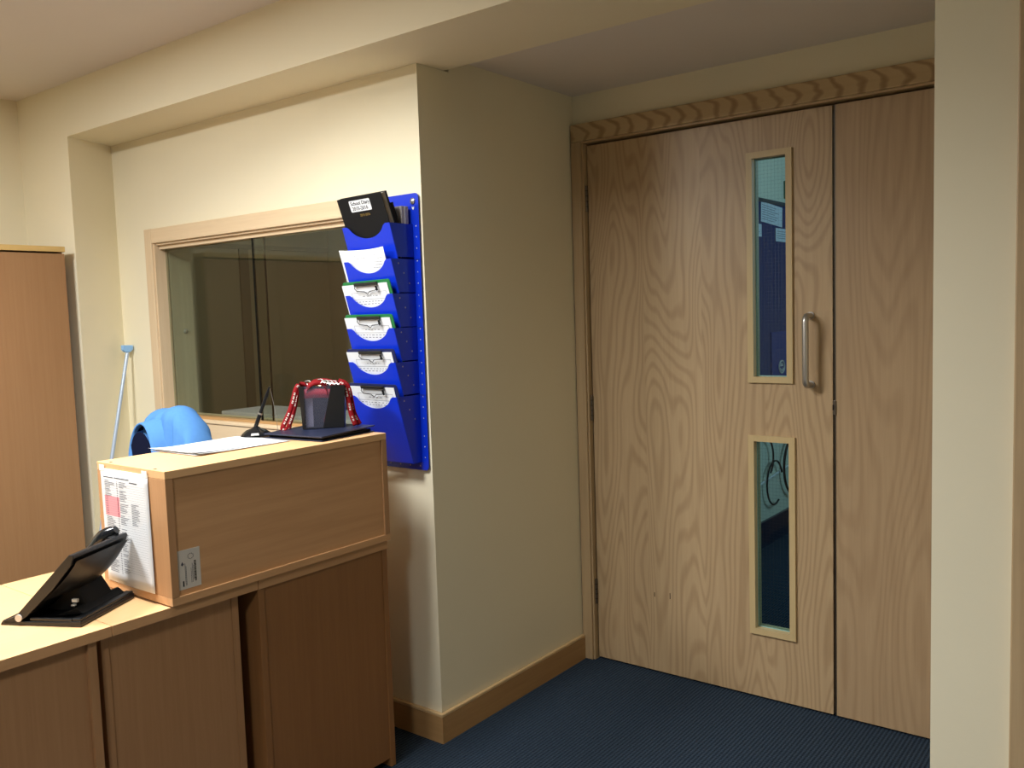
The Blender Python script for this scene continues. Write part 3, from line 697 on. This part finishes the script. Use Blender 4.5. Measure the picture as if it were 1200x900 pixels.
# ================================================================ DESK PHONE (local: +x rear, +y away from camera)
ph = thing('desk_phone', 'black desk phone tilted on its stand on the worktop, seen from behind', 'telephone', (-2.1425, .978, ZT), R(28))
hy = .104
build('base', MB().prism([(-.098, .001), (.110, .001), (.112, .006), (.110, .014), (.06, .012), (-.02, .010), (-.09, .012)], 'Y', -hy, hy), 'black', ph, world=False, bevel=.0015)
build('base_rim', MB().box(.088, .1095, -hy + .001, hy - .001, .0143, .020, .002).box(-.02, .0875, -hy + .001, -hy + .012, .0125, .019, .0015), 'black', ph, world=False)
# stand wedge under the panel
build('stand', MB().prism([(.092, .013), (.070, .050), (.052, .078), (.030, .066), (-.012, .030), (-.040, .013)], 'Y', -.035, .062), 'black_matt', ph, world=False, bevel=.004)
build('stand_foot', MB().prism([(.095, .0205), (.040, .0135), (.020, .0135), (.078, .034)], 'Y', -.070, .090), 'black_matt', ph, world=False, bevel=.002)
# tilted body: hinge at (-.047,.020), top edge at (.104,.167)
hx, hz, tx_, tz_ = -.052, .018, .103, .165
d = Vector((tx_ - hx, 0, tz_ - hz)).normalized(); n = Vector((-d.z, 0, d.x))
def PP(s_, t_): return (hx + d.x * s_ + n.x * t_, hz + d.z * s_ + n.z * t_)
L_ = math.hypot(tx_ - hx, tz_ - hz)
prof = [PP(-.002, -.010), PP(.02, -.014), PP(L_ * .55, -.017), PP(L_ * .92, -.010), PP(L_, -.003), PP(L_ + .002, .004), PP(L_ - .006, .010), PP(L_ * .5, .008), PP(.0, .006)]
body = build('body', MB().prism(prof, 'Y', -hy, hy), 'black', ph, world=False, bevel=.002)
def bump_(u, v):     # bulged underside shell that gives the back its curved lower edge
    s_ = L_ * (.30 + .68 * u); y = -hy + .006 + (2 * hy - .012) * v
    t_ = -.012 - .030 * math.sin(math.pi * u) ** .7 * (0.25 + .75 * math.sin(math.pi * min(1, v * 1.0)) ** .6)
    q = PP(s_, t_); return (q[0], y, q[1])
build('rear_shell', MB().grid(bump_, 12, 14), 'black', body, world=False, smooth=True)
kb = MB()
for i in range(4):
    for j in range(3):
        q = PP(.030 + .020 * i, .0085); kb.lathe([(.007, 0), (.007, .004), (.005, .0055)], (0, 0, 0), 10).v[-30:]
        m4 = Matrix.Translation((q[0], -.060 + .022 * j, q[1])) @ Matrix.Rotation(-math.atan2(d.z, d.x), 4, 'Y')
        kb.v[-30:] = [tuple(m4 @ Vector(p)) for p in kb.v[-30:]]
build('keypad', kb, 'black_gloss', body, world=False)
q0, q1 = PP(L_ * .62, .0095), PP(L_ * .92, .0105)
build('display', MB().prism([q0, q1, (q1[0] - .0015, q1[1] + .0015), (q0[0] - .0015, q0[1] + .0015)], 'Y', -.080, .010), 'glass_edge', body, world=False)
for y in (-hy - .003, hy): build('hinge_cap', MB().lathe([(.0085, 0), (.0085, .003)], (0, 0, 0), 18).xf(Matrix.Translation((-.047, y + .003, .0185)) @ Matrix.Rotation(R(90), 4, 'X')), 'sticker', ph, world=False, label='grey round hinge cap')
build('front_lip', MB().prism([(-.088, .004), (-.086, .011), (-.055, .022), (-.045, .020), (-.05, .006)], 'Y', -hy, hy), 'black', ph, world=False, bevel=.001)
# handset along the far side of the body
hs = MB(); cs = []
for k in range(13):
    s_ = k / 12; lift = .020 + .012 * math.sin(math.pi * s_)
    q = PP(-.005 + (L_ + .010) * s_, lift); cs.append((q[0], .076, q[1]))
rr = [.010, .021, .023, .021, .016, .0135, .013, .0135, .016, .021, .023, .020, .010]
hb = build('handset', hs.tube(cs, rr, 14), 'black_gloss', ph, world=False, smooth=True)
build('earpiece', MB().tube([PP3 for PP3 in ((PP(L_ * .90, .008)[0], .076, PP(L_ * .90, .008)[1]), (PP(L_ * .90, .020)[0], .076, PP(L_ * .90, .020)[1]))], .020, 14), 'black', hb, world=False, smooth=True)
build('mouthpiece', MB().tube([(PP(L_ * .10, .008)[0], .076, PP(L_ * .10, .008)[1]), (PP(L_ * .10, .020)[0], .076, PP(L_ * .10, .020)[1])], .020, 14), 'black', hb, world=False, smooth=True)
build('cable_plug', MB().box(.052, .066, -.052, -.044, .040, .048, .001).box(.048, .058, -.050, -.042, .030, .034, .001), 'white_plastic', ph, world=False, label='white cable plug under the phone')
build('coiled_cord', MB().tube([(-.02 + .004 * math.cos(k * .9), .108 + .004 * math.sin(k * .9) + .0004 * k * .2, .016 + .0) if False else (-.03 + .0018 * k, .1085 + .003 * math.cos(k * 1.3), .012 + .003 * math.sin(k * 1.3)) for k in range(60)], .0013, 5), 'black_matt', ph, world=False, smooth=True)

# ================================================================ BLUE WALL RACK
rk = thing('wall_rack', 'bright blue six-pocket plastic file rack hung on the wall left of the corner', 'rack', (-2.07, YW, .91))
RX0, RX1, YP = -2.176, -1.962, YW - .009      # pocket sides, plate front
def rr_rect(x0, x1, z0, z1, r, n=5):
    pts = []
    for cx, cz, a0 in ((x1 - r, z1 - r, 0), (x0 + r, z1 - r, 90), (x0 + r, z0 + r, 180), (x1 - r, z0 + r, 270)):
        for k in range(n + 1): a_ = R(a0 + 90 * k / n); pts.append((cx + r * math.cos(a_), cz + r * math.sin(a_)))
    return pts
build('back_plate', MB().prism(rr_rect(-2.206, -1.934, .908, 1.793, .014), 'Y', YP, YP + .003), 'blue', rk)
rims = [1.696, 1.586, 1.478, 1.371, 1.263, 1.154]
YF = 1.944; SL = .031 / .107
for i, zr in enumerate(rims):
    drop = .135 if i < 5 else zr - .935
    yo = 0 
    n_ = 22; cxm = (RX0 + RX1) / 2; top = []
    for k in range(n_ + 1):
        x = RX0 + (RX1 - RX0) * k / n_; t_ = (x - cxm) / .080
        top.append((x, zr - (.040 * math.sqrt(max(0, 1 - t_ * t_)) ** 1.3 if abs(t_) < 1 else 0)))
    v = []; 
    for x, z in top: v.append((x, YF + (zr - z) * SL, z))
    for x, z in top: v.append((x, YF + drop * SL, zr - drop))
    mb = MB().add(v, [(k, k + 1, n_ + 2 + k, n_ + 1 + k) for k in range(n_)])
    bot = .104 if i < 5 else drop
    for x in (RX1, RX0):
        mb.add([(x, YF, zr), (x, YP - .0005, zr), (x, YP - .0005, zr - bot), (x, YF + bot * SL, zr - bot)], [(0, 1, 2, 3)])
    if i == 5: mb.add([(RX0, YF + drop * SL, zr - drop), (RX1, YF + drop * SL, zr - drop), (RX1, YP - .0005, zr - drop), (RX0, YP - .0005, zr - drop)], [(0, 1, 2, 3)])
    pk_ = build('pocket', mb, 'blue', rk, solid=.0018)
    dots = MB()
    for j, (fy, fz) in enumerate(((.30, .014), (.52, .044), (.74, .076))):
        if i == 0: continue
        y = YF + (YP - YF) * fy; z = zr - fz
        dots.add([(RX1 + .0015, y + .0028 * math.cos(R(a_)), z + .0028 * math.sin(R(a_))) for a_ in range(0, 360, 60)], [tuple(range(6))])
    if i: build('punched_hole', dots, 'paper_grey', pk_, stuff=True)
hol = MB()
for i, zr in enumerate(rims):
    for fz in (.000, .034, .070):
        z = zr - fz - .006; hol.add([(-1.947 + .0018 * math.cos(R(a_)), YP - .0006, z + .0020 * math.sin(R(a_))) for a_ in range(0, 360, 45)], [tuple(range(8))])
for z in (1.02, .985, .95): hol.add([(-1.947 + .0018 * math.cos(R(a_)), YP - .0006, z + .0020 * math.sin(R(a_))) for a_ in range(0, 360, 45)], [tuple(range(8))])
build('punched_hole', hol, 'paper', rk, stuff=True)
hl = MB()
for k in range(5): hl.add([(-2.15 + .045 * k + .0028 * math.cos(R(a_)), YP - .0006, .921 + .0030 * math.sin(R(a_))) for a_ in range(0, 360, 45)], [tuple(range(8))])
build('punched_hole', hl, 'paper_grey', rk, stuff=True)
for i in range(1, 6): pass
for z in (1.5835, 1.368, 1.152): build('seam_line', MB().box(RX1 + .003, -1.9345, YP - .0008, YP - .0002, z, z + .0015), 'navy_board', rk)
sc_ = build('wall_screw', MB().lathe([(.0105, 0), (.0100, .003), (.006, .006), (.002, .007)], (0, 0, 0), 18).xf(Matrix.Translation((-1.957, YP - .0002, 1.768)) @ Matrix.Rotation(R(90), 4, 'X')), 'steel', rk, smooth=True)
build('screw_slot', MB().box(-1.9605, -1.9535, YP - .0078, YP - .0070, 1.7672, 1.7688), 'seam', sc_)
build('keyhole', MB().add([(-1.962, YP - .0006, 1.752), (-1.957, YP - .0006, 1.749), (-1.952, YP - .0006, 1.752), (-1.953, YP - .0006, 1.745), (-1.957, YP - .0006, 1.740), (-1.961, YP - .0006, 1.745)], [(0, 1, 2, 3, 4, 5)]), 'paper', rk)

LEAN = Vector((0, -.278, .960)).normalized()
def pocket_frame(i, dy=.004, roll=0.):
    """x along the rack, y up the slanted pocket front, z toward the room"""
    m_ = frame3(((RX0 + RX1) / 2, YF + dy, rims[i]), (1, 0, 0), LEAN)
    return m_ @ Matrix.Rotation(roll, 4, 'Z')
# diary, spine left, pages on the right
dm = pocket_frame(0, .0275, R(-1.0)) @ Matrix.Rotation(R(-4), 4, 'X')
dm = frame3((-2.066, 1.978, 1.696), (1, 0, 0.0), (0, -.33, .944)) @ Matrix.Rotation(R(1.2), 4, 'Z')
di = thing('diary', 'thick black diary with a white label standing in the top pocket of the rack', 'book', (dm @ Vector((0, -.15, 0)))[:])
x0, x1, y0, y1 = -.102, .098, -.110, .102
build('front_cover', MB().box(x0, x1, y0, y1, .0225, .025, .0006).xf(dm), 'black_matt', di)
build('back_cover', MB().box(x0, x1 + .002, y0, y1, .000, .0025, .0006).xf(dm), 'black_matt', di)
build('spine', MB().box(x0 - .0015, x0 + .001, y0, y1, .0, .025, .0005).xf(dm), 'black_matt', di)
build('page_block', MB().box(x0 + .0012, x1 - .003, y0 + .003, y1 - .003, .0028, .0222).xf(dm), 'page_edge', di)
lb = build('label', MB().prism(rr_rect(-.052, .042, .056, .092, .004, 3), 'Z', .0252, .0256).xf(dm), 'paper', di, label='white sticky label with two lines of print')
T_ = dm @ Matrix.Translation((-.046, .0770, .0258)); text('label_text', 'School Diary', .0165, 'ink_dark', lb, T_)
T_ = dm @ Matrix.Translation((-.044, .0605, .0258)); text('label_text', '2015-2016', .0165, 'ink_dark', lb, T_)
T_ = dm @ Matrix.Translation((-.018, .0400, .0254)); text('year_print', '2015-2016', .0105, 'gold', di, T_)
nb2 = thing('notebook', 'black notebook standing behind the diary in the top pocket', 'book', (-2.05, 1.99, 1.66))
build('cover', MB().box(-.098, .100, -.035, .062, -.0025, -.0008, .0005).box(-.098, .100, -.035, .062, -.0135, -.012, .0005).xf(dm), 'black_matt', nb2)
build('page_block', MB().box(-.096, .098, -.034, .060, -.0118, -.0027).xf(dm), 'seam', nb2)
mg = thing('booklet', 'pale grey booklet at the back of the top pocket', 'booklet', (-2.05, 2.02, 1.665))
build('pages', MB().box(-2.16, -1.9685, 2.006, 2.036, 1.665, 1.752, .001), 'paper_grey', mg)
build('fold', MB().box(-1.9683, -1.9672, 2.020, 2.0215, 1.67, 1.7515), 'paper', mg)

def page(t, i, dy, x0, x1, up, down, sag=0., roll=0., name='sheet'):
    m_ = pocket_frame(i, dy, roll)
    def f(u, v):
        xx = x0 + (x1 - x0) * u; cu = sag * (1 - (2 * u - 1) ** 2)
        return m_ @ Vector((xx, -down + (up + down) * v - cu * .6 * v, -cu * v))
    return build(name, MB().grid(f, 12, 4), 'paper', t, smooth=True, solid=.0004), m_
# curved sheet in the second pocket
t = thing('form_sheet', 'bowed white form standing in the second pocket of the rack', 'paper', (-2.07, 1.96, 1.44))
_, m_ = page(t, 1, .0035, -.120, .082, .040, .09, .012)
l = MB()
for x0, x1, y in ((-.070, .040, .017), (-.048, -.012, .009), (.045, .062, .006), (.020, .062, -.006), (.030, .062, -.015), (.020, .050, -.024)):
    x = x0
    while x < x1: l.add([m_ @ Vector(p) for p in ((x, y - .0008, .0012), (x + .004, y - .0008, .0012), (x + .004, y + .0008, .0012), (x, y + .0008, .0012))], [(0, 1, 2, 3)]); x += .0055
l.v = [tuple(v) for v in l.v]; build('print', l, 'ink', t, stuff=True)

def clipboard(i, board, label, dx, up, roll):
    t = thing('clipboard', label, 'clipboard', (-2.07, 1.97, rims[i] - .14), group='clipboards in the wall rack')
    m_ = pocket_frame(i, .0085, roll) @ Matrix.Translation((dx, 0, 0))
    build('board', MB().prism(rr_rect(-.112, .104, -.12, up + .006, .008, 4), 'Z', -.0035, -.0008).xf(m_), board, t)
    build('sheet', MB().box(-.116, .092, -.118, up - .004, 0.0, .0012).xf(m_), 'paper', t)
    bm_ = MB()
    def ln(x0, x1, y0, y1): bm_.box(x0, x1, y0, y1, .0013, .0016)
    ln(-.078, .080, -.014, -.0132); ln(-.078, .080, .0092, .010); ln(-.0785, -.0778, -.014, .010); ln(.0792, .080, -.014, .010)
    build('ruled_box', bm_.xf(m_), 'ink_light', t, stuff=True)
    wd = MB(); random.seed(i)
    for y, xa, xb in ((-.004, -.03, .03), (-.022, -.07, .06), (-.030, -.05, .04)):
        x = xa
        while x < xb: wl = random.uniform(.004, .011); wd.box(x, x + wl, y, y + .002, .0013, .0016); x += wl + .007
    build('print', wd.xf(m_), 'ink_light', t, stuff=True)
    z = .004
    c = build('clip', MB().box(-.052, .052, up - .008, up + .002, .0016, .0085, .0015).xf(m_), 'black_gloss', t)
    build('wire', MB().tube([m_ @ Vector(p) for p in ((-.050, up - .006, z), (-.050, up - .014, z + .006), (-.043, up - .024, z + .005), (-.012, up - .027, z + .003), (0.0, up - .036, z + .002), (.012, up - .027, z + .003), (.043, up - .024, z + .005), (.050, up - .014, z + .006), (.050, up - .006, z))], .0013, 6), 'black_gloss', c, smooth=True)
    build('roller', MB().tube([m_ @ Vector((.048, up - .010, .009)), m_ @ Vector((.050, up - .026, .009))], .0036, 8), 'black_gloss', c, smooth=True)
clipboard(2, 'green', 'green clipboard with white form, upper of the two green ones in the rack', -.004, .040, R(1.0))
clipboard(3, 'green', 'green clipboard with white form, lower of the two green ones in the rack', .001, .040, R(-.4))
clipboard(4, 'navy_board', 'navy clipboard with white form in the fifth pocket of the rack', .002, .038, R(.3))
clipboard(5, 'navy_board', 'navy clipboard with white form in the bottom pocket of the rack behind the lanyards', .004, .036, R(-.5))

# ================================================================ TALL CUPBOARD
CX = -3.675
cp = thing('tall_cupboard', 'tall beech two-door cupboard against the left wall', 'cupboard', (-3.89, 1.30, 0))
cy0, cy1, cz = .87, 1.772, 1.736
build('top_panel', MB().box(XL + .004, CX + .006, cy0, cy1, cz - .022, cz, .001), 'cupboard_top', cp)
build('side_panel', MB().box(XL + .006, CX - .020, cy1 - .018, cy1 - .001, .04, cz - .0225), 'cupboard', cp)
build('side_panel', MB().box(XL + .006, CX - .020, cy0 + .001, cy0 + .018, .04, cz - .0225), 'cupboard', cp)
build('back_panel', MB().box(XL + .006, XL + .012, cy0 + .019, cy1 - .019, .04, cz - .0225), 'cupboard', cp)
build('plinth', MB().box(XL + .02, CX - .04, cy0 + .01, cy1 - .01, .001, .0395), 'black_matt', cp)
build('shelf', MB().box(XL + .013, CX - .022, cy0 + .019, cy1 - .019, .88, .898), 'cupboard', cp)
for y0, y1, yh in ((cy0 + .001, 1.319, 1.28), (1.323, cy1 - .001, 1.36)):
    dr = build('door', MB().box(CX - .018, CX, y0, y1, .045, cz - .029, .001), 'cupboard', cp)
    build('handle', MB().tube([(CX, yh, 1.00), (CX + .024, yh, 1.00), (CX + .024, yh, 1.13), (CX, yh, 1.13)], .005, 8), 'alu', dr, smooth=True)

# ================================================================ LEANING POLE
po = thing('window_pole', 'slim pale metal pole with a light blue end leaning in the recess corner', 'pole', (-3.56, 1.66, 0))
pt, pbm = Vector((-3.700, 2.028, 1.292)), Vector((-3.560, 1.66, .012))
build('shaft', MB().tube([pbm, pbm.lerp(pt, .5), pt], .0078, 12), 'pole', po, smooth=True)
build('foot', MB().lathe([(.015, 0), (.014, .022), (.010, .034)], (pbm.x, pbm.y, .001), 14), 'black_matt', po, smooth=True)
build('end_hook', MB().prism([(2.004, 1.298), (2.014, 1.288), (2.036, 1.288), (2.050, 1.300), (2.050, 1.318), (2.004, 1.320)], 'X', -3.711, -3.689), 'pole_cap', po, bevel=.003)

# ================================================================ OFFICE CHAIR AND JACKET
oc = thing('office_chair', 'dark office chair mostly hidden behind the raised box, with a blue jacket over its back', 'chair', (-2.80, 1.50, 0))
cx_, cyc = -2.80, 1.50
for k in range(5):
    a_ = R(72 * k + 20); e = Vector((cx_ + .26 * math.cos(a_), cyc + .26 * math.sin(a_), .075))
    lg = build('leg', MB().tube([(cx_ + .03 * math.cos(a_), cyc + .03 * math.sin(a_), .11), e], [.022, .014], 8), 'black', oc, smooth=True)
    build('castor', MB().tube([e + Vector((-.012 * math.sin(a_), .012 * math.cos(a_), -.048)), e + Vector((.012 * math.sin(a_), -.012 * math.cos(a_), -.048))], .026, 12).tube([e + Vector((0, 0, -.02)), e + Vector((0, 0, .005))], .008, 8), 'black', lg, smooth=True)
build('gas_column', MB().lathe([(.032, .09), (.032, .22), (.018, .222), (.018, .44)], (cx_, cyc, 0), 16), 'black', oc, smooth=True)
build('seat', MB().box(cx_ - .22, cx_ + .22, cyc - .21, cyc + .20, .44, .50, .025), 'chair_cloth', oc, smooth=True)
build('back_bracket', MB().tube([(cx_, cyc + .10, .43), (cx_, cyc + .26, .46), (cx_ , cyc + .285, .62), (cx_, cyc + .26, .74)], .016, 8), 'black', oc, smooth=True)
build('backrest', MB().prism(rr_rect(cx_ - .165, cx_ + .070, .62, 1.040, .10, 6), 'Y', cyc + .19, cyc + .245), 'chair_cloth', oc, bevel=.02, smooth=True)

jk = thing('jacket', 'light blue fleece jacket draped over the back of the office chair', 'jacket', (-2.80, 1.70, .6))
def drape(u, v):
    # u: left to right, v: front hem - over the top - rear hem
    a_ = (u - .5) * 2; half = .180
    x = cx_ - .045 + a_ * half * (1 - .05 * abs(a_))
    topz = 1.112 - .14 * abs(a_) ** 3.4 + .006 * math.sin(7 * a_)
    ang = (v - .5) * 2
    if abs(ang) < .3: zz = topz - (1 - math.cos(ang / .3 * math.pi / 2)) * .05; yy = math.sin(ang / .3 * math.pi / 2) * .055
    else:
        k_ = (abs(ang) - .3) / .7; zz = topz - .05 - k_ * (.36 - .1 * a_ * a_); yy = math.copysign(.055 + .030 * k_, ang)
    f_ = .010 * math.sin(a_ * 17 + v * 5) * min(1, abs(ang) * 1.8) + .006 * math.sin(a_ * 31 + v * 9) * abs(ang)
    return (x, cyc + .218 + yy + f_, zz)
build('drape', MB().grid(drape, 40, 34), 'jacket', jk, smooth=True, solid=.004)
# open hood / collar falling toward the camera at the left
def hood(u, v):
    a_ = math.pi * (u * 1.15 - .075)            # arch from left foot to right foot
    rx, rz = .088 - .012 * v, .115 - .010 * v
    x = cx_ - .105 + .010 * v - rx * math.cos(a_) + .05 * v
    z = .945 + rz * math.sin(a_) + .040 * v
    y = cyc + .115 + .115 * v + .010 * math.sin(5 * u)
    return (x, y, z)
build('hood', MB().grid(hood, 24, 10), 'jacket', jk, smooth=True, solid=.007)
build('lining', MB().grid(lambda u, v: (lambda p: (cx_ - .105 + (p[0] - cx_ + .105) * .93, p[1] + .012, .945 + (p[2] - .945) * .93))(hood(u, v)), 20, 8), 'jacket_in', jk, smooth=True)

hc = cx_ - .105
ps = [(hc - .070 * math.cos(R(a_)) + .006, .935 + .098 * math.sin(R(a_))) for a_ in range(28, 181, 12)] + [(hc + .075, .84), (hc - .030, .84)]
build('lining', MB().prism(ps, 'Y', cyc + .112, cyc + .116), 'jacket_in', jk, label='dark navy lining in the open hood')

# ================================================================ CEILING LIGHT PANELS (above the picture; the last two are added fill)
for k, (x, y, p, sp) in enumerate(LAMPS):
    t = thing('ceiling_or_fill_panel', ('square lit ceiling panel over the reception counter', 'added unseen ceiling panel left of the counter, brightening the left walls', 'added unseen ceiling panel further back, brightening the doors and return wall')[k], 'light', (x, y, ZC), group='office ceiling lights')
    build('frame', MB().plate(-.30, .30, -.30, .30, -.012, -.0004, [(-.27, .27, -.27, .27)]).xf(Matrix(((1, 0, 0, 0), (0, 0, 1, 0), (0, 1, 0, 0), (0, 0, 0, 1)))), 'white_plastic', t, world=False)
    build('diffuser', MB().box(-.27, .27, -.27, .27, -.008, -.001), 'diffuser', t, world=False)
